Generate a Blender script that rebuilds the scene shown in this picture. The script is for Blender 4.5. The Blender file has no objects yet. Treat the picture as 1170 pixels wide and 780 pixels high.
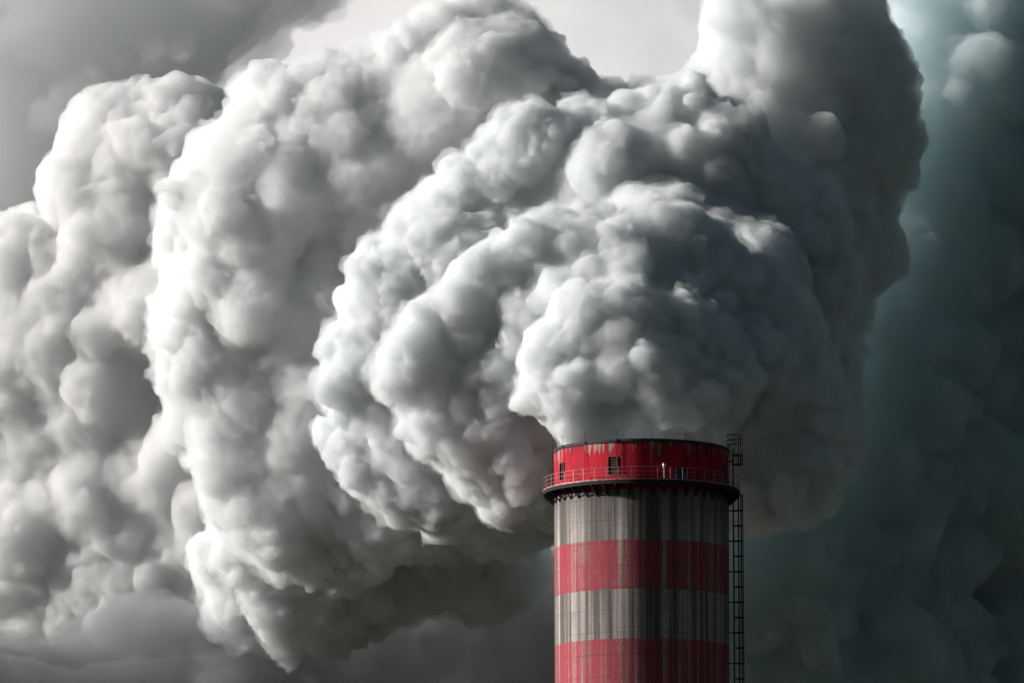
import bpy, bmesh, math, random
import numpy as np
from mathutils import Vector, Matrix, Euler
C = bpy.context.scene
COL = C.collection
R = math.radians

# ------------------------------------------------------------------ camera
PITCH = 9.15
FPX = 5810.0                        # focal length in photo pixels (1170 wide)
CAM = Vector((0, 0, 2.0))
cd = bpy.data.cameras.new('camera'); cam = bpy.data.objects.new('camera', cd); COL.objects.link(cam)
cam.location = CAM; cam.rotation_euler = (R(90 + PITCH), 0, 0)
cd.sensor_width = 36; cd.lens = 36 * FPX / 1170
cd.clip_start = 1; cd.clip_end = 60000
C.camera = cam
FWD = Vector((0, math.cos(R(PITCH)), math.sin(R(PITCH))))
UP = Vector((0, -math.sin(R(PITCH)), math.cos(R(PITCH))))
RT = Vector((1, 0, 0))

# ------------------------------------------------------------------ sun, sky, exposure
SKY_K = 0.05
SUN_AZ = -88      # degrees from the view direction, negative = left
SUN_EL = 21
sdir = Vector((math.sin(R(SUN_AZ)) * math.cos(R(SUN_EL)), math.cos(R(SUN_AZ)) * math.cos(R(SUN_EL)), math.sin(R(SUN_EL))))
ld = bpy.data.lights.new('sun', 'SUN'); ld.energy = 5.0; ld.angle = R(5); ld.color = (1.0, 0.965, 0.935)
sun = bpy.data.objects.new('sun', ld); COL.objects.link(sun)
sun.rotation_euler = (-sdir).to_track_quat('-Z', 'Y').to_euler()
sun.location = (-300, 0, 400)

w = bpy.data.worlds.new('World'); C.world = w; w.use_nodes = True
nt = w.node_tree; nt.nodes.clear()
def N(nt, t, **kw):
    n = nt.nodes.new(t)
    for k, v in kw.items():
        if k.startswith('i_'):
            n.inputs[k[2:].replace('_', ' ')].default_value = v
        else: setattr(n, k, v)
    return n
L = nt.links.new
out = N(nt, 'ShaderNodeOutputWorld'); 
sky = N(nt, 'ShaderNodeTexSky'); sky.sky_type = 'NISHITA'; sky.sun_disc = False
sky.sun_elevation = R(SUN_EL); sky.sun_rotation = R(SUN_AZ)
sky.air_density = 1.0; sky.dust_density = 1.0
bg = N(nt, 'ShaderNodeBackground'); bg.inputs[1].default_value = SKY_K
L(sky.outputs[0], bg.inputs[0])
# overcast: dark storm cloud all round, a bright break in it ahead and to the left
tc = N(nt, 'ShaderNodeTexCoord')
warp = N(nt, 'ShaderNodeTexNoise'); warp.inputs['Scale'].default_value = 14; warp.inputs['Detail'].default_value = 6; warp.inputs['Roughness'].default_value = 0.55
L(tc.outputs['Generated'], warp.inputs['Vector'])
dot = N(nt, 'ShaderNodeVectorMath'); dot.operation = 'DOT_PRODUCT'; L(tc.outputs['Generated'], dot.inputs[0])
BRK = (R(-17.5), R(13)); dot.inputs[1].default_value = (math.sin(BRK[0]) * math.cos(BRK[1]), math.cos(BRK[0]) * math.cos(BRK[1]), math.sin(BRK[1]))
ad = N(nt, 'ShaderNodeMath'); ad.operation = 'MULTIPLY_ADD'; L(warp.outputs['Fac'], ad.inputs[0]); ad.inputs[1].default_value = 0.05; L(dot.outputs['Value'], ad.inputs[2])
mr = N(nt, 'ShaderNodeMapRange'); mr.interpolation_type = 'SMOOTHSTEP'; L(ad.outputs[0], mr.inputs['Value'])
mr.inputs['From Min'].default_value = 0.945; mr.inputs['From Max'].default_value = 0.975
n2 = N(nt, 'ShaderNodeTexNoise'); n2.inputs['Scale'].default_value = 22; n2.inputs['Detail'].default_value = 5; L(tc.outputs['Generated'], n2.inputs['Vector'])
dark = N(nt, 'ShaderNodeMixRGB'); L(n2.outputs['Fac'], dark.inputs[0]); dark.inputs[1].default_value = (0.009, 0.018, 0.022, 1); dark.inputs[2].default_value = (0.024, 0.040, 0.047, 1)
lite = N(nt, 'ShaderNodeMixRGB'); L(n2.outputs['Fac'], lite.inputs[0]); lite.inputs[1].default_value = (0.5, 0.5, 0.5, 1); lite.inputs[2].default_value = (1.0, 0.95, 0.92, 1)
mx = N(nt, 'ShaderNodeMixRGB'); L(mr.outputs[0], mx.inputs[0]); L(dark.outputs[0], mx.inputs[1]); L(lite.outputs[0], mx.inputs[2])
bg2 = N(nt, 'ShaderNodeBackground'); L(mx.outputs[0], bg2.inputs[0]); bg2.inputs[1].default_value = 1.0
ms = N(nt, 'ShaderNodeMixShader'); ms.inputs[0].default_value = 0.88
L(bg.outputs[0], ms.inputs[1]); L(bg2.outputs[0], ms.inputs[2]); L(ms.outputs[0], out.inputs[0])
C.view_settings.view_transform = 'Standard'; C.view_settings.look = 'None'
C.view_settings.gamma = 1; C.view_settings.exposure = 0.3
C.view_settings.use_curve_mapping = False
C.cycles.max_bounces = 20; C.cycles.volume_bounces = 14; C.cycles.diffuse_bounces = 4
C.cycles.transparent_max_bounces = 64
C.cycles.use_denoising = True
C.cycles.use_adaptive_sampling = True; C.cycles.adaptive_threshold = 0.025

def at(px, py, d):
    return CAM + FWD * d + RT * ((px - 585) / FPX * d) + UP * ((390 - py) / FPX * d)

CY = 572.0                                   # chimney axis
TX = (732.3 - 585) / FPX * (CY / math.cos(R(PITCH))) * 0.999

# ------------------------------------------------------------------ smoke
def poly_dist(P, poly):
    """signed distance (inside positive) of points P (n,2) to a closed polygon"""
    poly = np.array(poly, float); n = len(poly)
    best = np.full(len(P), 1e9); inside = np.zeros(len(P), bool)
    for i in range(n):
        a = poly[i]; b = poly[(i + 1) % n]; ab = b - a
        t = np.clip(((P - a) @ ab) / (ab @ ab), 0, 1)
        best = np.minimum(best, np.linalg.norm(P - (a + t[:, None] * ab), axis=1))
        c = ((a[1] > P[:, 1]) != (b[1] > P[:, 1]))
        with np.errstate(divide='ignore', invalid='ignore'):
            xi = (b[0] - a[0]) * (P[:, 1] - a[1]) / (b[1] - a[1]) + a[0]
        inside ^= c & (P[:, 0] < xi)
    return np.where(inside, best, -best)

def layer_spheres(rng, poly, d0, bulge, E, rmax, rmin, n1, levels, tilt=(0, 0), thick=1.0, sm=0.27):
    """poly in photo pixels at distance d0; works in local (x right, y up, z toward camera) metres"""
    s = d0 / FPX
    poly = np.array(poly, float)
    pl = np.stack([(poly[:, 0] - 585) * s, (390 - poly[:, 1]) * s], 1)
    cen = pl.mean(0)
    lo = pl.min(0); hi = pl.max(0)
    pts = []
    # many candidates, greedily keep spaced ones
    cand = rng.uniform(lo, hi, (n1 * 30, 2)); e = poly_dist(cand, pl)
    k = e > rmin * 0.8; cand = cand[k]; e = e[k]
    r = np.clip(e * 0.97, rmin, rmax) * rng.uniform(0.75, 1.0, len(e))
    keep = []
    for i in range(len(cand)):
        if len(keep) >= n1: break
        if keep:
            kk = np.array(keep)
            dd = np.linalg.norm(cand[kk] - cand[i], axis=1)
            if (dd < 0.55 * np.minimum(r[kk], r[i])).any(): continue
        keep.append(i)
    cand = cand[keep]; e = e[keep]; r = r[keep]
    q = 1 - np.clip(e / E, 0, 1)
    front = bulge * np.sqrt(1 - q * q) + (cand - cen) @ np.array(tilt)
    z = front - r + rng.normal(0, 0.10, len(r)) * r
    S = [np.column_stack([cand, z, r])]
    # backing body so that the mass is solid
    S.append(np.column_stack([cand, z - r * 0.9 * thick, r * 0.95]))
    allS = np.vstack(S)
    cur = S[0]
    ph = rng.uniform(0, 6.28, (4, 3)); fr = rng.normal(0, 1, (4, 3)) / 14.0
    def patch(P):          # smooth 0..1 field: where smoke is finely curled and where it is smooth
        v = sum(np.sin(P @ fr[i] + ph[i, 0]) for i in range(4)) / 2.0
        return np.clip(0.5 + 0.5 * v, 0, 1)
    solid = allS
    for li, (ratio_lo, ratio_hi, per, push) in enumerate(levels):
        rep_ = np.repeat(cur, per, axis=0)
        v = rng.normal(size=(len(rep_), 3)); v /= np.linalg.norm(v, axis=1)[:, None]
        v[:, 2] = np.where(v[:, 2] < -0.35, -v[:, 2], v[:, 2])
        r2 = rep_[:, 3] * (ratio_lo + (ratio_hi - ratio_lo) * rng.random(len(rep_)) ** 1.5)
        ed = np.clip(poly_dist(rep_[:, :2], pl) / E, 0, 1)          # gentle relief on the face of a shell, full curls at its rim
        pe = push - sm * ed * ed * (3 - 2 * ed)
        c = rep_[:, :3] + v * (rep_[:, 3] * pe)[:, None]
        new = np.column_stack([c, r2])
        if li >= 1: new = new[rng.random(len(new)) < 0.25 + 0.85 * patch(new[:, :3])]
        e2 = poly_dist(new[:, :2], pl)
        new = new[e2 > new[:, 3] * 0.3]
        ok = np.ones(len(new), bool)
        for (x, y, zz, rr) in solid:
            dd = (new[:, 0] - x) ** 2 + (new[:, 1] - y) ** 2 + (new[:, 2] - zz) ** 2
            ok &= dd > max(rr * 0.995 - 0.0, 0) ** 2 * 0 + np.maximum(rr - new[:, 3] * 0.75, 0) ** 2
        new = new[ok]
        if not len(new): break
        allS = np.vstack([allS, new]); cur = new
        if li < 1: solid = np.vstack([solid, new])
        elif li == 1: solid = np.vstack([solid, new[new[:, 3] > np.median(new[:, 3])][:2500]])
    # to world
    M = np.array([list(RT), list(UP), list(-FWD)])
    W = allS[:, :3] @ M + np.array(CAM + FWD * d0)
    return np.column_stack([W, allS[:, 3]])

def smoke_mesh(name, S, voxel, disp, mat):
    """union of the puffs as one closed skin, folded by noise"""
    me = bpy.data.meshes.new('pts'); me.from_pydata([tuple(p) for p in S[:, :3]], [], [])
    a = me.attributes.new('rad', 'FLOAT', 'POINT'); a.data.foreach_set('value', S[:, 3].astype(np.float32))
    src = bpy.data.objects.new('pts', me); COL.objects.link(src)
    g = bpy.data.node_groups.new('smoke_skin', 'GeometryNodeTree')
    g.interface.new_socket('Geometry', in_out='INPUT', socket_type='NodeSocketGeometry')
    g.interface.new_socket('Geometry', in_out='OUTPUT', socket_type='NodeSocketGeometry')
    gi = N(g, 'NodeGroupInput'); go = N(g, 'NodeGroupOutput'); LL = g.links.new
    m2p = N(g, 'GeometryNodeMeshToPoints'); LL(gi.outputs[0], m2p.inputs['Mesh'])
    na = N(g, 'GeometryNodeInputNamedAttribute'); na.data_type = 'FLOAT'; na.inputs['Name'].default_value = 'rad'
    p2v = N(g, 'GeometryNodePointsToVolume'); p2v.resolution_mode = 'VOXEL_SIZE'
    p2v.inputs['Voxel Size'].default_value = voxel; p2v.inputs['Density'].default_value = 1.0
    LL(m2p.outputs[0], p2v.inputs['Points']); LL(na.outputs['Attribute'], p2v.inputs['Radius'])
    v2m = N(g, 'GeometryNodeVolumeToMesh'); v2m.inputs['Threshold'].default_value = 0.5
    LL(p2v.outputs[0], v2m.inputs['Volume'])
    geo = v2m.outputs[0]
    for kind, scale, amp in disp:
        sp = N(g, 'GeometryNodeSetPosition'); LL(geo, sp.inputs['Geometry'])
        pos = N(g, 'GeometryNodeInputPosition')
        if kind == 'warp':
            nz = N(g, 'ShaderNodeTexNoise'); nz.noise_dimensions = '3D'
            nz.inputs['Scale'].default_value = 1 / scale; nz.inputs['Detail'].default_value = 2
            nz.inputs['Roughness'].default_value = 0.5
            LL(pos.outputs[0], nz.inputs['Vector'])
            sb = N(g, 'ShaderNodeVectorMath'); sb.operation = 'SUBTRACT'; LL(nz.outputs['Color'], sb.inputs[0]); sb.inputs[1].default_value = (.5, .5, .5)
            mu = N(g, 'ShaderNodeVectorMath'); mu.operation = 'SCALE'; LL(sb.outputs[0], mu.inputs[0]); mu.inputs['Scale'].default_value = amp
        else:   # billow: rounded cells pushed out along the normal
            vo = N(g, 'ShaderNodeTexVoronoi'); vo.feature = 'F1'
            vo.inputs['Scale'].default_value = 1 / scale
            if 'Detail' in vo.inputs: vo.inputs['Detail'].default_value = 0.0
            vo.inputs['Randomness'].default_value = 0.9
            LL(pos.outputs[0], vo.inputs['Vector'])
            sq = N(g, 'ShaderNodeMath'); sq.operation = 'POWER'; LL(vo.outputs['Distance'], sq.inputs[0]); sq.inputs[1].default_value = 2.0
            sb = N(g, 'ShaderNodeMath'); sb.operation = 'SUBTRACT'; sb.inputs[0].default_value = 0.25; LL(sq.outputs[0], sb.inputs[1])
            mx_ = N(g, 'ShaderNodeMath'); mx_.operation = 'MAXIMUM'; LL(sb.outputs[0], mx_.inputs[0]); mx_.inputs[1].default_value = -0.35
            # patches where the folds are strong and patches where the smoke has smoothed out
            pn = N(g, 'ShaderNodeTexNoise'); pn.inputs['Scale'].default_value = 1 / (scale * 4.5); pn.inputs['Detail'].default_value = 2; LL(pos.outputs[0], pn.inputs['Vector'])
            pm = N(g, 'ShaderNodeMapRange'); LL(pn.outputs['Fac'], pm.inputs['Value'])
            pm.inputs['From Min'].default_value = 0.38; pm.inputs['From Max'].default_value = 0.62; pm.inputs['To Min'].default_value = 0.35; pm.inputs['To Max'].default_value = 1.3
            am = N(g, 'ShaderNodeMath'); am.operation = 'MULTIPLY'; LL(pm.outputs[0], am.inputs[0]); am.inputs[1].default_value = amp
            ml = N(g, 'ShaderNodeMath'); ml.operation = 'MULTIPLY'; LL(mx_.outputs[0], ml.inputs[0]); LL(am.outputs[0], ml.inputs[1])
            nn = N(g, 'GeometryNodeInputNormal')
            mu = N(g, 'ShaderNodeVectorMath'); mu.operation = 'SCALE'; LL(nn.outputs[0], mu.inputs[0]); LL(ml.outputs[0], mu.inputs['Scale'])
        LL(mu.outputs[0], sp.inputs['Offset'])
        geo = sp.outputs[0]
    LL(geo, go.inputs[0])
    md = src.modifiers.new('g', 'NODES'); md.node_group = g
    dg = bpy.context.evaluated_depsgraph_get(); dg.update()
    ev = src.evaluated_get(dg)
    m2 = bpy.data.meshes.new_from_object(ev, depsgraph=dg)
    m2.name = name; m2.materials.clear(); m2.materials.append(mat)
    # the smooth flag
    m2.polygons.foreach_set('use_smooth', np.ones(len(m2.polygons), bool))
    bpy.data.objects.remove(src); bpy.data.meshes.remove(me); bpy.data.node_groups.remove(g)
    o = bpy.data.objects.new(name, m2); COL.objects.link(o)
    print(name, 'puffs', len(S), 'faces', len(m2.polygons))
    return o

def smoke_mat(name, dens, col, aniso=0.0, absorb=None):
    m = bpy.data.materials.new(name); m.use_nodes = True; t = m.node_tree; t.nodes.clear()
    o = N(t, 'ShaderNodeOutputMaterial')
    v = N(t, 'ShaderNodeVolumeScatter'); v.inputs['Color'].default_value = (*col, 1); v.inputs['Density'].default_value = dens
    v.inputs['Anisotropy'].default_value = aniso
    ab = N(t, 'ShaderNodeVolumeAbsorption'); ab.inputs['Color'].default_value = (*col, 1); ab.inputs['Density'].default_value = dens
    sm = N(t, 'ShaderNodeAddShader'); t.links.new(v.outputs[0], sm.inputs[0]); t.links.new(ab.outputs[0], sm.inputs[1])
    t.links.new(sm.outputs[0], o.inputs['Volume'])
    return m

rng = np.random.default_rng(5)
PA = [(640,505),(600,470),(585,420),(600,370),(650,330),(720,310),(800,320),(850,370),(870,430),(850,480),(825,505),(735,520)]
PB = [(640,540),(625,560),(570,578),(500,562),(478,510),(435,452),(430,415),(462,352),(520,290),(590,240),(680,225),(760,235),(835,265),(905,325),(950,390),(968,460),(972,540),(935,595),(860,606),(800,560)]
PC = [(640,585),(600,592),(530,634),(450,600),(398,558),(352,500),(364,450),(350,410),(384,370),(376,320),(440,260),(515,195),(570,130),(640,110),(700,118),(740,95),(790,80),(815,92),(822,125),(865,120),(905,160),(940,212),(968,270),(985,340),(988,430),(985,540),(950,600),(880,615)]
PD = [(560,640),(450,642),(385,684),(310,655),(268,600),(240,572),(202,545),(198,515),(148,500),(138,466),(178,432),(166,402),(142,378),(138,340),(162,290),(186,226),(208,190),(214,150),(270,92),(348,74),(378,58),(442,38),(490,4),(540,-8),(604,18),(642,52),(684,105),(760,150),(820,300),(860,480),(760,600)]
LV = [(0.25, 0.6, 26, 0.90), (0.22, 0.5, 18, 0.93), (0.25, 0.5, 11, 0.95), (0.3, 0.55, 7, 0.97)]
def ring_spheres(rng, cx, cy, rings, d0):
    """curled rings of smoke close round the mouth, each a chain of puffs"""
    out = []
    for (rx, ry, dz, tr, a0, a1) in rings:
        n = int((rx + ry) / 2 * abs(R(a1 - a0)) * d0 / FPX / (tr * 0.45))
        for i in range(n):
            a = R(a0 + (a1 - a0) * i / n); j = rng.normal(0, 0.05, 2)
            p = at(cx + rx * math.cos(a) * (1 + j[0]), cy - ry * math.sin(a) * (1 + j[1]), d0 + dz + rng.normal(0, 0.8))
            out.append((*p, tr * rng.uniform(0.7, 1.15)))
    return np.array(out)
SA = layer_spheres(rng, PA, 590, 5, 16, 8, 2.0, 70, LV[:3])
SR = ring_spheres(rng, 722, 455, [(80, 72, -3.5, 1.5, -10, 185), (118, 108, 0.5, 1.8, 0, 188), (160, 146, 5, 2.2, 0, 225), (200, 182, 10.5, 2.6, 0, 225)], 590)
def grow(rng, S, levels):
    cur = S
    for lo, hi, per, push in levels:
        q = np.repeat(cur, per, axis=0); v = rng.normal(size=(len(q), 3)); v /= np.linalg.norm(v, axis=1)[:, None]; v[:, 1] = -np.abs(v[:, 1])
        cur = np.column_stack([q[:, :3] + v * (q[:, 3] * push)[:, None], q[:, 3] * rng.uniform(lo, hi, len(q))])
        S = np.vstack([S, cur])
    return S
SR = grow(rng, SR, [(0.3, 0.55, 6, 0.68), (0.25, 0.5, 6, 0.85)])
SB = layer_spheres(rng, PB, 606, 11, 11, 9, 1.8, 110, LV)
SC = layer_spheres(rng, PC, 644, 9, 14, 11, 1.8, 120, LV, (0.05, 0.0))
SD = layer_spheres(rng, PD, 690, 15, 22, 16, 2.0, 80, LV, (0.22, 0.06), sm=0.33)
def core_spheres(rng, poly, z0, z1, r, shrink, n):
    out = []; P = np.array(poly, float)
    while len(out) < n:
        q = rng.uniform(P.min(0), P.max(0), (400, 2)); e = poly_dist(q, P)
        for (x, y), ee in zip(q, e):
            if ee > shrink: out.append((*at(x, y, rng.uniform(z0, z1)), r * rng.uniform(0.8, 1.1)))
    return np.array(out[:n])
white = smoke_mat('smoke', 1.05, (0.972, 0.987, 0.990), 0.0)
white2 = smoke_mat('far_smoke', 0.75, (0.9955, 0.9985, 0.9988), 0.0)
CORE = [(560,330),(640,240),(760,190),(860,220),(930,290),(965,400),(965,520),(900,585),(780,570),(620,560),(540,480)]
PE = [(240,580),(330,520),(450,520),(620,600),(640,660),(560,700),(480,695),(430,725),(350,755),(280,735),(235,690),(212,630)]
SE = layer_spheres(rng, PE, 716, 14, 18, 13, 2.0, 60, LV)
SX = core_spheres(rng, CORE, 622, 685, 8, 70, 260)  # unseen inner puffs added to block sun raking between the layers
S = np.vstack([SA, SR, SB, SC, SX])
# the column rising out of the flue itself
S = np.vstack([S, np.array([(TX + rng.uniform(-7, 7), CY + rng.uniform(-3, 7), rng.uniform(76, 80.3), rng.uniform(0.8, 1.3)) for _ in range(200)])])
DISP = [('warp', 14, 6.0), ('warp', 4.0, 1.7), ('warp', 1.2, 0.45), ('warp', 0.6, 0.25)]
plume = smoke_mesh('smoke_plume', S, 0.19, DISP, white)
DISP = [('warp', 16, 7.0), ('warp', 4.5, 1.9), ('warp', 1.2, 0.5)]
swell = smoke_mesh('smoke_plume', np.vstack([SD, SE]), 0.22, DISP, white2)
# thin vapour torn off the two masses
wisp_mat = smoke_mat('thin_vapour', 0.28, (0.985, 0.991, 0.993), 0.0)
SV = np.vstack([S[(S[:, 3] > 0.9)], SD[SD[:, 3] > 1.1], SE[SE[:, 3] > 1.1]]).copy()
SV = SV[(SV[:, 2] > 84) | (SV[:, 1] > CY + 14)]
SV[:, 3] += 0.5
veil = smoke_mesh('thin_vapour', SV, 0.4, [('warp', 14, 6.0), ('warp', 5.0, 3.6), ('warp', 1.8, 1.9), ('warp', 0.9, 0.7)], wisp_mat)
def stuff(o, label, cat):
    o['label'] = label; o['category'] = cat; o['kind'] = 'stuff'
stuff(plume, 'dense white billowing smoke plume pouring out of the chimney mouth', 'smoke')
stuff(veil, 'thin torn vapour clinging to the edges of the white plume', 'vapour')
stuff(swell, 'large bright swelling smoke billow at the left, behind the plume over the chimney', 'smoke')

LB = [(0.25, 0.6, 24, 0.88), (0.22, 0.5, 14, 0.92), (0.3, 0.5, 6, 0.95)]
BK = [
 ('smoke_bank', 'pale grey bank of old smoke drifting at the left behind the white plume', 790, 12, 26, 14, 3, 260, 0.6, (0.997, 0.9965, 0.996),
  [(62,240),(52,200),(60,158),(80,130),(130,100),(180,92),(240,100),(420,130),(560,110),(690,130),(720,400),(620,620),(420,720),(260,745),(120,750),(-50,740),(-75,500),(-60,330),(-40,236),(0,232),(40,238)], (0.32, 0)),  # stretch hidden behind the plume is added to shade the right-hand banks
 ('smoke_bank', 'dim blue grey veil of smoke high in the top left corner', 900, 16, 40, 18, 5, 140, 0.09, (0.985, 0.992, 0.994),
  [(-200,-150),(450,-150),(400,10),(330,50),(250,120),(180,170),(90,260),(20,330),(-200,360)], (0.25, 0)),
 ('smoke_bank', 'shade-toned grey smoke bank lying low under the white plume', 722, 10, 30, 12, 4, 190, 0.14, (0.52, 0.535, 0.54),  # shade from the masses above is put into this dark smoke colour
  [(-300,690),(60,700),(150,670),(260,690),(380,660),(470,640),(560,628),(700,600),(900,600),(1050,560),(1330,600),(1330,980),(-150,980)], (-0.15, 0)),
 ('smoke_bank', 'teal grey billowing smoke bank rising at the right behind the plume', 705, 22, 36, 11, 3, 170, 0.5, (0.975, 0.987, 0.988),
  [(690,110),(770,110),(776,40),(800,5),(850,-40),(980,-90),(1035,40),(1055,150),(1040,200),(1022,250),(1045,300),(1000,345),(975,420),(950,560),(800,560),(700,400)], (-0.42, 0)),
 ('smoke_bank', 'shade-toned smoke bank filling the sky along the right edge', 740, 30, 60, 16, 5, 150, 0.35, (0.85, 0.91, 0.92),  # absorbing smoke colour stands in for shade on this side
  [(960,120),(1010,0),(1060,-60),(1130,-140),(1400,-140),(1400,960),(760,960),(800,600),(900,300)], (-0.9, 0)),
]
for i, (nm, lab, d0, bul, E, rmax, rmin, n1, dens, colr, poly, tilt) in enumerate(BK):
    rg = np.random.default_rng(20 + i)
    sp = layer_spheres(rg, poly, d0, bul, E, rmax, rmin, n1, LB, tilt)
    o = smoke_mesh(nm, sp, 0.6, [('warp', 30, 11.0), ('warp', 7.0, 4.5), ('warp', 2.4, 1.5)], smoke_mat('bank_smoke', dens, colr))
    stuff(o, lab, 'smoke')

# ------------------------------------------------------------------ materials
def mat(name):
    m = bpy.data.materials.new(name); m.use_nodes = True
    return m, m.node_tree, m.node_tree.nodes['Principled BSDF']
def noise(t, scl, det=4, rough=0.5, src=None):
    """noise stretched by scl (x, y, z cycles per metre) in object space"""
    tc = N(t, 'ShaderNodeTexCoord'); mp = N(t, 'ShaderNodeMapping'); mp.inputs['Scale'].default_value = scl
    t.links.new((src or tc.outputs['Object']), mp.inputs[0])
    n = N(t, 'ShaderNodeTexNoise'); n.inputs['Scale'].default_value = 1.0; n.inputs['Detail'].default_value = det; n.inputs['Roughness'].default_value = rough
    t.links.new(mp.outputs[0], n.inputs['Vector'])
    return n.outputs['Fac']
def rng_map(t, v, a, b, c=0.0, d=1.0):
    m = N(t, 'ShaderNodeMapRange'); m.interpolation_type = 'SMOOTHSTEP'
    for k, x in zip(('From Min', 'From Max', 'To Min', 'To Max'), (a, b, c, d)): m.inputs[k].default_value = x
    t.links.new(v, m.inputs['Value']); return m.outputs[0]
def mixc(t, f, a, b, mode='MIX'):
    m = N(t, 'ShaderNodeMixRGB'); m.blend_type = mode
    for i, x in enumerate((f, a, b)):
        if hasattr(x, 'links') or hasattr(x, 'is_linked'): t.links.new(x, m.inputs[i])
        elif isinstance(x, tuple): m.inputs[i].default_value = (*x, 1)
        else: m.inputs[i].default_value = x
    return m.outputs[0]
def math_(t, op, a, b=None, c=None):
    m = N(t, 'ShaderNodeMath'); m.operation = op
    for i, x in enumerate((a, b, c)):
        if x is None: continue
        if isinstance(x, (int, float)): m.inputs[i].default_value = x
        else: t.links.new(x, m.inputs[i])
    return m.outputs[0]

R0 = 9.9; HT = 81.6                           # shaft radius, rim height
def zfront(py, dist):                         # height that shows at photo row py at horizontal distance dist
    return CAM.z + dist * math.tan(R(PITCH) - math.atan((py - 390) / FPX))
Z_CON = zfront(558, CY - R0)                  # foot of the red crown
B1 = zfront(615.5, CY - R0); B2 = zfront(672.5, CY - R0); B3 = zfront(728.5, CY - R0)
BH = (B1 - B3) / 2

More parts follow.
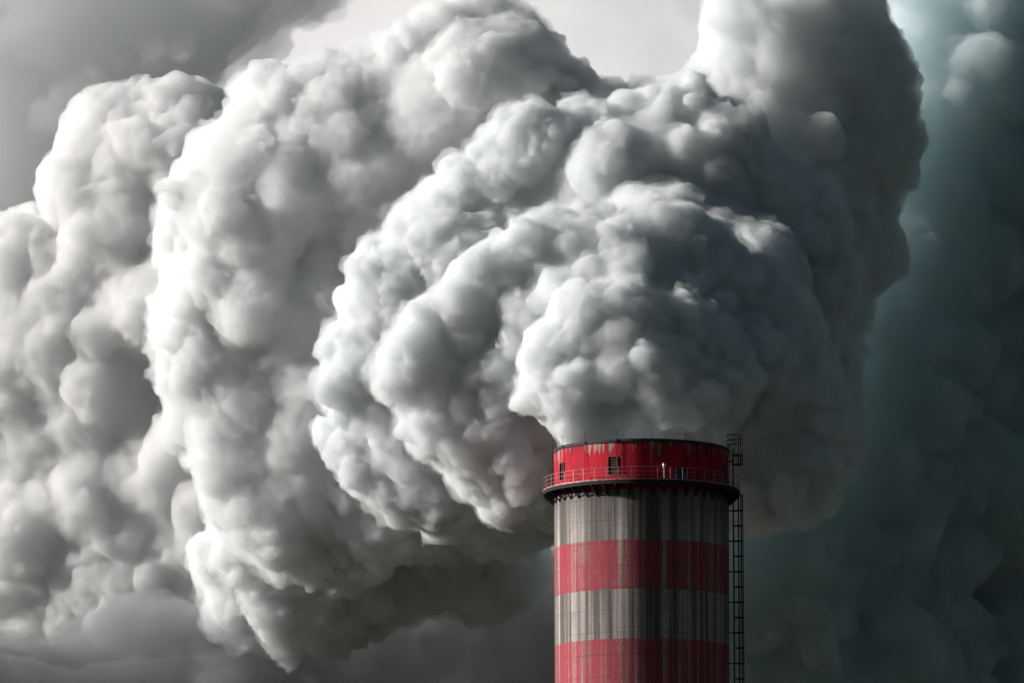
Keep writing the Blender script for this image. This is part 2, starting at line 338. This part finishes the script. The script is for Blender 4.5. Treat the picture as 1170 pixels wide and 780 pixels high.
def streaked(name, kind):
    m, t, p = mat(name)
    tc = N(t, 'ShaderNodeTexCoord'); sx = N(t, 'ShaderNodeSeparateXYZ'); t.links.new(tc.outputs['Object'], sx.inputs[0])
    z = sx.outputs['Z']
    wide = noise(t, (0.55, 0.55, 0.010), 3)
    fine = noise(t, (1.5, 1.5, 0.018), 4, 0.62)
    hair = noise(t, (5.0, 5.0, 0.05), 3, 0.6)
    blot = noise(t, (0.35, 0.35, 0.22), 5, 0.6)
    grit = noise(t, (3.0, 3.0, 3.0), 6, 0.65)
    lift = noise(t, (0.02, 0.02, 1.6), 3, 0.6)            # pour lines round the shaft
    concrete = mixc(t, rng_map(t, fine, 0.36, 0.62), (0.13, 0.11, 0.10), (0.52, 0.46, 0.42))
    concrete = mixc(t, rng_map(t, hair, 0.45, 0.75, 0, 0.65), concrete, (0.07, 0.06, 0.055))
    concrete = mixc(t, rng_map(t, wide, 0.52, 0.68, 0, 0.55), concrete, (0.075, 0.065, 0.06))
    concrete = mixc(t, rng_map(t, fine, 0.62, 0.70, 0, 0.9), concrete, (0.72, 0.66, 0.60))
    concrete = mixc(t, rng_map(t, blot, 0.5, 0.7, 0, 0.35), concrete, (0.16, 0.12, 0.10))
    if kind == 'shaft':
        # painted rings: worn red between bare concrete
        u = math_(t, 'DIVIDE', math_(t, 'SUBTRACT', B1, z), BH)
        wob = math_(t, 'MULTIPLY', math_(t, 'SUBTRACT', grit, 0.5), 0.02)
        u = math_(t, 'ADD', u, wob)
        par = math_(t, 'FLOORED_MODULO', u, 2.0)
        isred = math_(t, 'MULTIPLY', math_(t, 'LESS_THAN', par, 1.0), math_(t, 'GREATER_THAN', u, 0.0))
        worn = rng_map(t, hair, 0.42, 0.66, 1.0, 0.55)
        worn2 = math_(t, 'MULTIPLY', rng_map(t, fine, 0.50, 0.70, 1.0, 0.45), rng_map(t, blot, 0.5, 0.75, 1.0, 0.5))
        red = mixc(t, rng_map(t, wide, 0.35, 0.65), (0.46, 0.045, 0.075), (0.34, 0.045, 0.065))
        f = math_(t, 'MULTIPLY', math_(t, 'MULTIPLY', worn, worn2), isred)
        col = mixc(t, f, concrete, red)
        # joints between the concrete lifts, faint and broken
        jz = math_(t, 'FLOORED_MODULO', math_(t, 'ADD', z, math_(t, 'MULTIPLY', grit, 0.08)), 2.5)
        jn = math_(t, 'MULTIPLY', math_(t, 'LESS_THAN', jz, 0.09), rng_map(t, blot, 0.35, 0.6, 0.1, 0.5))
        col = mixc(t, jn, col, (0.07, 0.055, 0.05))
        lv = noise(t, (0.0, 0.0, 0.4), 1)
        # flaked paint
        fl = rng_map(t, noise(t, (2.2, 2.2, 1.1), 6, 0.7), 0.60, 0.63, 0, 0.75)
        col = mixc(t, math_(t, 'MULTIPLY', fl, isred), col, mixc(t, 0.35, concrete, (0.30, 0.14, 0.12)))
        topdark = rng_map(t, math_(t, 'ADD', z, math_(t, 'MULTIPLY', fine, 5.0)), Z_CON - 3.0, Z_CON + 3.0, 0, 0.55)  # streaky darkening towards the head of the shaft
        col = mixc(t, topdark, col, (0.05, 0.045, 0.045))
    else:
        red = mixc(t, rng_map(t, fine, 0.3, 0.7), (0.68, 0.006, 0.030), (0.44, 0.006, 0.025))
        col = mixc(t, rng_map(t, hair, 0.5, 0.75, 0, 0.35), red, (0.12, 0.005, 0.012))
        # pale salt runs under the rim, of uneven length
        run = noise(t, (1.7, 1.7, 0.06), 5, 0.7)
        run2 = noise(t, (0.45, 0.45, 0.0), 2)
        lim = math_(t, 'ADD', HT - 1.0, math_(t, 'MULTIPLY', math_(t, 'SUBTRACT', run2, 0.5), -5.0))
        down = rng_map(t, math_(t, 'SUBTRACT', z, lim), -1.6, 0.6, 0, 0.16)
        thr = math_(t, 'ADD', run, down)
        f = rng_map(t, thr, 0.66, 0.72, 0, 0.85)
        bl = noise(t, (0.5, 0.5, 0.35), 6, 0.65)
        col = mixc(t, rng_map(t, bl, 0.5, 0.72, 0, 0.6), col, (0.16, 0.012, 0.02))
        drk = rng_map(t, math_(t, 'ADD', noise(t, (2.4, 2.4, 0.1), 5, 0.7), math_(t, 'MULTIPLY', down, 0.7)), 0.585, 0.65, 0, 0.75)
        col = mixc(t, drk, col, (0.07, 0.015, 0.018))
        fl = rng_map(t, noise(t, (2.6, 2.6, 1.6), 6, 0.72), 0.62, 0.65, 0, 0.6)
        col = mixc(t, fl, col, (0.30, 0.12, 0.11))
        col = mixc(t, f, col, (0.42, 0.36, 0.33))
        sootz = rng_map(t, math_(t, 'ADD', z, math_(t, 'MULTIPLY', fine, 1.6)), HT + 0.1, HT + 1.2, 0, 0.9)
        col = mixc(t, sootz, col, (0.03, 0.025, 0.025))
    col = mixc(t, rng_map(t, grit, 0.35, 0.7, 0.35, 0.0), col, mixc(t, 0.6, col, (0.03, 0.03, 0.03)))
    t.links.new(col, p.inputs['Base Color']); p.inputs['Roughness'].default_value = 0.85
    p.inputs['Specular IOR Level'].default_value = 0.25
    h = math_(t, 'ADD', math_(t, 'MULTIPLY', grit, 0.5), math_(t, 'ADD', math_(t, 'MULTIPLY', fine, 1.0), lift))
    bp = N(t, 'ShaderNodeBump'); bp.inputs['Strength'].default_value = 0.5; bp.inputs['Distance'].default_value = 0.06
    t.links.new(h, bp.inputs['Height']); t.links.new(bp.outputs[0], p.inputs['Normal'])
    return m
M_SHAFT = streaked('streaked_painted_concrete', 'shaft')
M_CROWN = streaked('weathered_red_paint', 'crown')
def metal(name, c, rough=0.7, c2=None):
    m, t, p = mat(name)
    n = noise(t, (1.5, 1.5, 1.5), 5, 0.6)
    t.links.new(mixc(t, rng_map(t, n, 0.4, 0.65), c, c2 or tuple(x * 0.5 for x in c)), p.inputs['Base Color'])
    p.inputs['Roughness'].default_value = rough; p.inputs['Metallic'].default_value = 0.2
    return m
M_DARK = metal('dark_rusty_steel', (0.022, 0.020, 0.022), 0.85)
M_RAIL = metal('faded_pink_railing_paint', (0.50, 0.24, 0.24), 0.6, (0.20, 0.11, 0.10))
M_RIM = metal('sooty_rim_steel', (0.05, 0.05, 0.045), 0.8)
M_LAD = metal('dark_ladder_steel', (0.03, 0.034, 0.042), 0.7)
M_WINSHADE = metal('window_inner_shade', (0.006, 0.006, 0.006), 0.9)
M_FRAME = metal('window_frame_paint', (0.22, 0.12, 0.12), 0.7)
M_JAMB = metal('pale_grey_steel', (0.55, 0.56, 0.58), 0.5, (0.35, 0.36, 0.38))
M_DOOR = metal('dark_blue_door_paint', (0.02, 0.035, 0.07), 0.6)
M_LAMP = metal('pale_lamp_enamel', (0.85, 0.80, 0.74), 0.35, (0.7, 0.64, 0.58))
M_INSIDE = metal('sooty_flue_brick', (0.03, 0.028, 0.026), 0.95)

# ------------------------------------------------------------------ mesh helpers
def link(bm, name, m, parent=None, smooth=False, loc=None, rotz=0):
    me = bpy.data.meshes.new(name); bm.normal_update(); bm.to_mesh(me); bm.free(); me.materials.append(m)
    if smooth:
        for f in me.polygons: f.use_smooth = True
    o = bpy.data.objects.new(name, me); COL.objects.link(o)
    if parent: o.parent = parent
    if loc is not None: o.location = loc
    o.rotation_euler.z = rotz
    return o
def box(bm, c, s, rot=None):
    g = bmesh.ops.create_cube(bm, size=1); M = Matrix.Translation(c) @ (rot.to_matrix().to_4x4() if rot else Matrix()) @ Matrix.Diagonal((*s, 1))
    bmesh.ops.transform(bm, matrix=M, verts=g['verts'])
def tube(bm, a, b, r, n=8):
    a, b = Vector(a), Vector(b); d = b - a
    g = bmesh.ops.create_cone(bm, cap_ends=True, segments=n, radius1=r, radius2=r, depth=d.length)
    bmesh.ops.transform(bm, matrix=Matrix.Translation((a + b) / 2) @ d.to_track_quat('Z', 'Y').to_matrix().to_4x4(), verts=g['verts'])
def path(bm, pts, r, n=8):
    for a, b in zip(pts, pts[1:]): tube(bm, a, b, r, n)
def lathe(bm, prof, n=192, closed=False):
    rings = []
    for (rr, zz) in prof:
        rings.append([bm.verts.new((rr * math.sin(2 * math.pi * i / n), -rr * math.cos(2 * math.pi * i / n), zz)) for i in range(n)])
    pairs = list(zip(rings, rings[1:])) + ([(rings[-1], rings[0])] if closed else [])
    for A, B in pairs:
        for i in range(n):
            bm.faces.new((A[i], A[(i + 1) % n], B[(i + 1) % n], B[i]))
def pol(th, rr, z):                      # th degrees, 0 faces the camera, positive to the right
    return Vector((rr * math.sin(R(th)), -rr * math.cos(R(th)), z))

# ------------------------------------------------------------------ ground
bm = bmesh.new(); bmesh.ops.create_grid(bm, x_segments=8, y_segments=8, size=25000)
m, t, p = mat('ground'); g1 = noise(t, (0.01, 0.01, 0.01), 8, 0.6)
t.links.new(mixc(t, g1, (0.018, 0.026, 0.014), (0.05, 0.05, 0.036)), p.inputs['Base Color']); p.inputs['Roughness'].default_value = 0.95  # dark base colour stands in for cloud shadow over the land
gr = link(bm, 'ground', m); gr['kind'] = 'structure'

# ------------------------------------------------------------------ chimney
ch = bpy.data.objects.new('industrial_chimney', None); COL.objects.link(ch); ch.location = (TX, CY, 0)
ch['label'] = 'tall round concrete chimney with faded red rings, bright red crown and gallery'; ch['category'] = 'chimney'
def rad(z): return R0 + 0.0 if z > 74 else R0 - (74 - z) * 0.004 if z > 50 else R0 - 0.096 + (50 - z) * 0.03
bm = bmesh.new(); lathe(bm, [(rad(z), z) for z in (0, 10, 20, 30, 40, 50, 60, 70, 74, Z_CON)] )
shaft = link(bm, 'shaft', M_SHAFT, ch, True)

# crown wall with real openings
WZ0, WZ1 = 77.65, 79.62
wins = [-65.8, -20.3, 69, 114, 159, 204, 249]
DOOR = 25.0; DZ1 = 78.35; DHW = 3.7
DECK = 76.85
def make_crown():
    bm = bmesh.new()
    n = 360; zs = [Z_CON, DECK + 0.05, WZ0, DZ1, WZ1, HT - 0.35]
    dth = 360 / n
    def is_hole(i, k):
        th = (i + 0.5) * dth; th = th - 360 if th > 180 else th
        for w_ in wins:
            w2 = w_ - 360 if w_ > 180 else w_
            if abs(th - w2) < 2.9 and k in (2, 3): return True
        return False
    V = {}
    def v(i, k, rr, tag_):
        key = (i % n, k, tag_)
        if key not in V: V[key] = bm.verts.new(pol((i % n) * dth, rr, zs[k]))
        return V[key]
    for i in range(n):
        for k in range(len(zs) - 1):
            if is_hole(i, k): continue
            bm.faces.new((v(i, k, R0, 'o'), v(i + 1, k, R0, 'o'), v(i + 1, k + 1, R0, 'o'), v(i, k + 1, R0, 'o')))
            f = bm.faces.new((v(i, k, R0 - .4, 'i'), v(i, k + 1, R0 - .4, 'i'), v(i + 1, k + 1, R0 - .4, 'i'), v(i + 1, k, R0 - .4, 'i')))
            # reveals
            if is_hole(i - 1, k): bm.faces.new((v(i, k, R0, 'o'), v(i, k + 1, R0, 'o'), v(i, k + 1, R0 - .4, 'i'), v(i, k, R0 - .4, 'i')))
            if is_hole(i + 1, k): bm.faces.new((v(i + 1, k, R0, 'o'), v(i + 1, k, R0 - .4, 'i'), v(i + 1, k + 1, R0 - .4, 'i'), v(i + 1, k + 1, R0, 'o')))
            if k > 0 and is_hole(i, k - 1): bm.faces.new((v(i, k, R0, 'o'), v(i + 1, k, R0, 'o'), v(i + 1, k, R0 - .4, 'i'), v(i, k, R0 - .4, 'i')))
            if k < len(zs) - 2 and is_hole(i, k + 1): bm.faces.new((v(i, k + 1, R0, 'o'), v(i, k + 1, R0 - .4, 'i'), v(i + 1, k + 1, R0 - .4, 'i'), v(i + 1, k + 1, R0, 'o')))
    return link(bm, 'crown', M_CROWN, ch, True)
crown = make_crown()
# the smooth flag bends reveal shading: split by angle
for o_ in (crown,):
    for e in o_.data.edges: pass
    o_.data.set_sharp_from_angle(angle=R(30))
bm = bmesh.new(); lathe(bm, [(R0 - 0.05, HT - 0.36), (R0 + 0.10, HT - 0.36), (R0 + 0.12, HT - 0.30), (R0 + 0.12, HT - 0.04), (R0 + 0.06, HT), (R0 - 0.75, HT), (R0 - 0.75, HT - 0.36)], closed=True)
rim = link(bm, 'rim', M_RIM, ch)
bm = bmesh.new(); lathe(bm, [(R0 - 0.9, HT - 0.1), (R0 - 0.9, 40)]); link(bm, 'flue', M_INSIDE, ch, True)

rnd = random.Random(3)
for th in wins:
    for_ = bmesh.new()
    Mz = Matrix.Rotation(R(th), 3, 'Z')
    o = bmesh.new(); hw = 0.54
    for s_ in (-1, 1): box(o, (s_ * hw, 0, 0.98), (0.09, 0.16, 2.05))
    for zz in (-0.045, 2.005): box(o, (0, 0, zz), (1.0, 0.16, 0.08))
    wo = link(o, 'window', M_FRAME, ch, loc=pol(th, R0 + 0.0, WZ0), rotz=R(th))
    o = bmesh.new(); box(o, (0, 0.34, 0.98), (1.16, 0.03, 2.0)); link(o, 'shade_panel', M_WINSHADE, wo)  # near-black panel stands in for the shade inside the window
    o = bmesh.new()
    for k in range(8): box(o, (0.17, 0.05, 0.16 + k * 0.245), (0.62, 0.14, 0.05), Euler((R(35), 0, 0)))
    box(o, (-0.16, 0.05, 0.98), (0.05, 0.06, 1.9))
    link(o, 'louvre', M_FRAME, wo)
# service door with pale jambs beside the lamp
dr = bmesh.new(); box(dr, (0, 0.0, 0.75), (1.2, 0.10, 1.5)); do = link(dr, 'door', M_DOOR, ch, loc=pol(DOOR, R0 + 0.04, DECK + 0.03), rotz=R(DOOR))
for s_ in (-1, 1):
    dj = bmesh.new(); box(dj, (s_ * 0.68, -0.02, 0.78), (0.11, 0.18, 1.56)); link(dj, 'door_jamb', M_JAMB, do)
dj = bmesh.new(); box(dj, (0.42, -0.09, 0.75), (0.04, 0.06, 0.2)); link(dj, 'handle', M_JAMB, do)
# obstruction lamp on its bracket
lp = bmesh.new(); path(lp, [(0, 0, 0), (0, 0, 1.15), (0, -0.05, 1.3)], 0.035); path(lp, [(0, 0.62, 0.9), (0, 0, 1.1)], 0.025)
lo = link(lp, 'lamp_post', M_JAMB, ch, loc=pol(12.3, R0 + 0.75, DECK + 0.05), rotz=R(12.3))
lp = bmesh.new(); g = bmesh.ops.create_uvsphere(lp, u_segments=16, v_segments=10, radius=0.2)
bmesh.ops.transform(lp, matrix=Matrix.Translation((0, -0.05, 1.62)) @ Matrix.Diagonal((1, 1, 1.25, 1)), verts=g['verts'])
tube(lp, (0, -0.05, 1.28), (0, -0.05, 1.45), 0.14, 16)
link(lp, 'lamp_head', M_LAMP, lo, True)
lp = bmesh.new(); tube(lp, (0.0, -0.05, 1.84), (0, -0.05, 1.9), 0.24, 16); link(lp, 'lamp_cap', M_DARK, lo)

# lightning rods with their down conductors
rodp = None
for k in range(16):
    th = -62.6 + k * 22.6 if k < 6 else -62.6 + k * 22.5
    if rodp is None:
        bm = bmesh.new(); tube(bm, (0, -0.04, -3.6), (0, -0.04, 1.15), 0.028, 6); box(bm, (0, 0.0, -0.15), (0.14, 0.1, 0.2)); box(bm, (0, 0.0, -1.5), (0.1, 0.1, 0.08))
        rodp = link(bm, 'lightning_rod', M_DARK, ch); o = rodp
    else:
        o = rodp.copy(); COL.objects.link(o); o.parent = ch
    o.location = pol(th, R0 + 0.16, HT - 0.02); o.rotation_euler.z = R(th)

# gallery
RG = 11.15
bm = bmesh.new(); lathe(bm, [(R0 + 0.01, DECK), (RG, DECK), (RG, DECK - 0.05), (RG - 0.02, DECK - 0.40), (RG - 0.12, DECK - 0.40), (RG - 0.12, DECK - 0.08), (R0 + 0.01, DECK - 0.08)], closed=True)
for rr in (R0 + 0.06, R0 + 0.55):
    lathe(bm, [(rr, DECK - 0.09), (rr + 0.09, DECK - 0.09), (rr + 0.09, DECK - 0.26), (rr, DECK - 0.26)], closed=True)
gal = link(bm, 'gallery_deck', M_DARK, ch)
bm = bmesh.new(); lathe(bm, [(RG + 0.005, DECK + 0.004), (RG + 0.03, DECK + 0.004), (RG + 0.03, DECK + 0.14), (RG + 0.005, DECK + 0.14)], closed=True)
link(bm, 'toe_board', M_RAIL, gal)
rail = bpy.data.objects.new('railing', None); COL.objects.link(rail); rail.parent = ch
for zz, rr in ((1.42, 0.030), (0.95, 0.022), (0.5, 0.022)):
    bm = bmesh.new()
    lathe(bm, [(RG - 0.02 + rr * math.cos(a), DECK + zz + rr * math.sin(a)) for a in [i * math.pi / 3 for i in range(6)]], closed=True)
    link(bm, 'rail', M_RAIL, rail, True)
NP = 48; pp = None; bk = None
for k in range(NP):
    th = -82 + k * 7.5
    if pp is None:
        bm = bmesh.new(); box(bm, (0, 0, 0.7), (0.07, 0.05, 1.46)); pp = link(bm, 'railing_post', M_RAIL, rail); o = pp
    else:
        o = pp.copy(); COL.objects.link(o); o.parent = rail
    o.location = pol(th, RG - 0.02, DECK + 0.006); o.rotation_euler.z = R(th)
for k in range(NP):
    th = -76.5 + k * 7.5
    if bk is None:
        bm = bmesh.new()
        box(bm, (0, 0.03, -0.62), (0.2, 0.12, 1.25))                     # wall post
        box(bm, (0, -0.62, -0.11), (0.10, 1.2, 0.14))                     # cantilever
        tube(bm, (0, -0.03, -1.15), (0, -1.12, -0.18), 0.085, 6)             # strut
        for s_ in (-1, 1): tube(bm, (0, 0.0, -0.80), (s_ * 0.64, 0.0, -0.12), 0.065, 6)   # ring braces
        box(bm, (0, -0.04, -1.2), (0.2, 0.06, 0.18))
        bk = link(bm, 'gallery_bracket', M_DARK, ch); o = bk
    else:
        o = bk.copy(); COL.objects.link(o); o.parent = ch
    o.location = pol(th, R0 + 0.06, DECK - 0.28); o.rotation_euler.z = R(th)

# ladder with safety cage on the right flank
lad = bpy.data.objects.new('caged_ladder', None); COL.objects.link(lad); lad.parent = ch
LT = 84
lad.location = pol(LT, R0, 0); lad.rotation_euler.z = R(LT)
# local: -y points away from the shaft, x along the wall
YL = -0.52; YC = -1.60; HWL = 0.26
ZA = 74.6; ZT = HT - 0.4
def part(name, f, m=M_LAD, parent=lad):
    bm = bmesh.new(); f(bm); return link(bm, name, m, parent)
for s_ in (-1, 1):
    def f(bm):
        tube(bm, (s_ * HWL, YL, 2), (s_ * HWL, YL, ZT), 0.07, 8)
        pts = [(s_ * HWL, YL + 0.62 * (1 - math.cos(a)) * 0.9, ZT + 0.75 * math.sin(a)) for a in [i * math.pi / 12 for i in range(0, 10)]]
        path(bm, pts, 0.05)
    part('stringer', f)
zr = [2.2 + 0.32 * k for k in range(260) if 2.2 + 0.32 * k < ZT]
def repeat(name, heights, build, keep=100):
    """each one a part of its own, highest (in view) first; the rest far below the frame as one"""
    heights = sorted(heights, reverse=True)
    bm = bmesh.new(); build(bm, 0.0); first = link(bm, name, M_LAD, lad); first.location.z = heights[0]
    for h in heights[1:keep]:
        o = first.copy(); COL.objects.link(o); o.parent = lad; o.location.z = h
    if heights[keep:]:
        bm = bmesh.new()
        for h in heights[keep:]: build(bm, h)
        o = link(bm, name, M_LAD, lad); o['kind'] = 'stuff'
repeat('rung', zr, lambda bm, z: tube(bm, (-HWL, YL, z), (HWL, YL, z), 0.02, 6))
def cage(bm, z, y0=YL, w=0.5, rr=0.06, yc=YC):
    pts = [(-HWL, y0, z)] + [(-w * math.cos(a), (yc + w) - w * math.sin(a), z) for a in [i * math.pi / 10 for i in range(11)]] + [(HWL, y0, z)]
    path(bm, pts, rr, 6)
Z0 = zfront(563.5, CY); STEP = (zfront(584.5, CY) - zfront(758.5, CY)) / 10
zst = zfront(584.5, CY)
zz = [zst - k * STEP for k in range(-0, 42)]
repeat('cage_hoop', [z for z in zz if z > 3], lambda bm, z: cage(bm, z))
def tie(bm, z):
    for s_ in (-1, 1): tube(bm, (s_ * HWL, YL, z), (s_ * HWL, 0.1, z), 0.045, 6)
    tube(bm, (-HWL, 0.06, z), (HWL, 0.06, z), 0.03, 6)
repeat('wall_tie', [z for k, z in enumerate(zz) if z > 3 and k % 2 == 0] + [DECK + 1.0, HT - 1.4], tie)
def f(bm):
    for a in (0, 36, 72, 108, 144, 180):
        x = -0.5 * math.cos(R(a)); y = (YC + 0.5) - 0.5 * math.sin(R(a))
        tube(bm, (x, y, 3), (x, y, DECK - 0.35), 0.05, 6)
part('cage_strap', f)
# upper cage, from head height above the gallery to over the rim
ZU0 = zfront(532, CY); ZU1 = zfront(497.8, CY)
def f(bm):
    pass
repeat('cage_hoop', [ZU0, zfront(521.5, CY)], lambda bm, z: cage(bm, z))
def fullhoop(bm, z):
    path(bm, [(0.5 * math.cos(R(a)), -0.62 + 0.98 * math.sin(R(a)), z) for a in range(0, 361, 15)], 0.055, 6)
repeat('cage_hoop', [zfront(508.5, CY), zfront(503.2, CY), ZU1], fullhoop)
def f(bm):
    for a in (0, 36, 72, 108, 144, 180):
        x = -0.5 * math.cos(R(a)); y = (YC + 0.5) - 0.5 * math.sin(R(a))
        tube(bm, (x, y, ZU0), (x, y, ZU1), 0.045, 6)
    for s_ in (-1, 1): tube(bm, (s_ * 0.45, 0.12, HT - 0.1), (s_ * 0.45, 0.12, ZU1), 0.03, 6)
part('cage_strap', f)
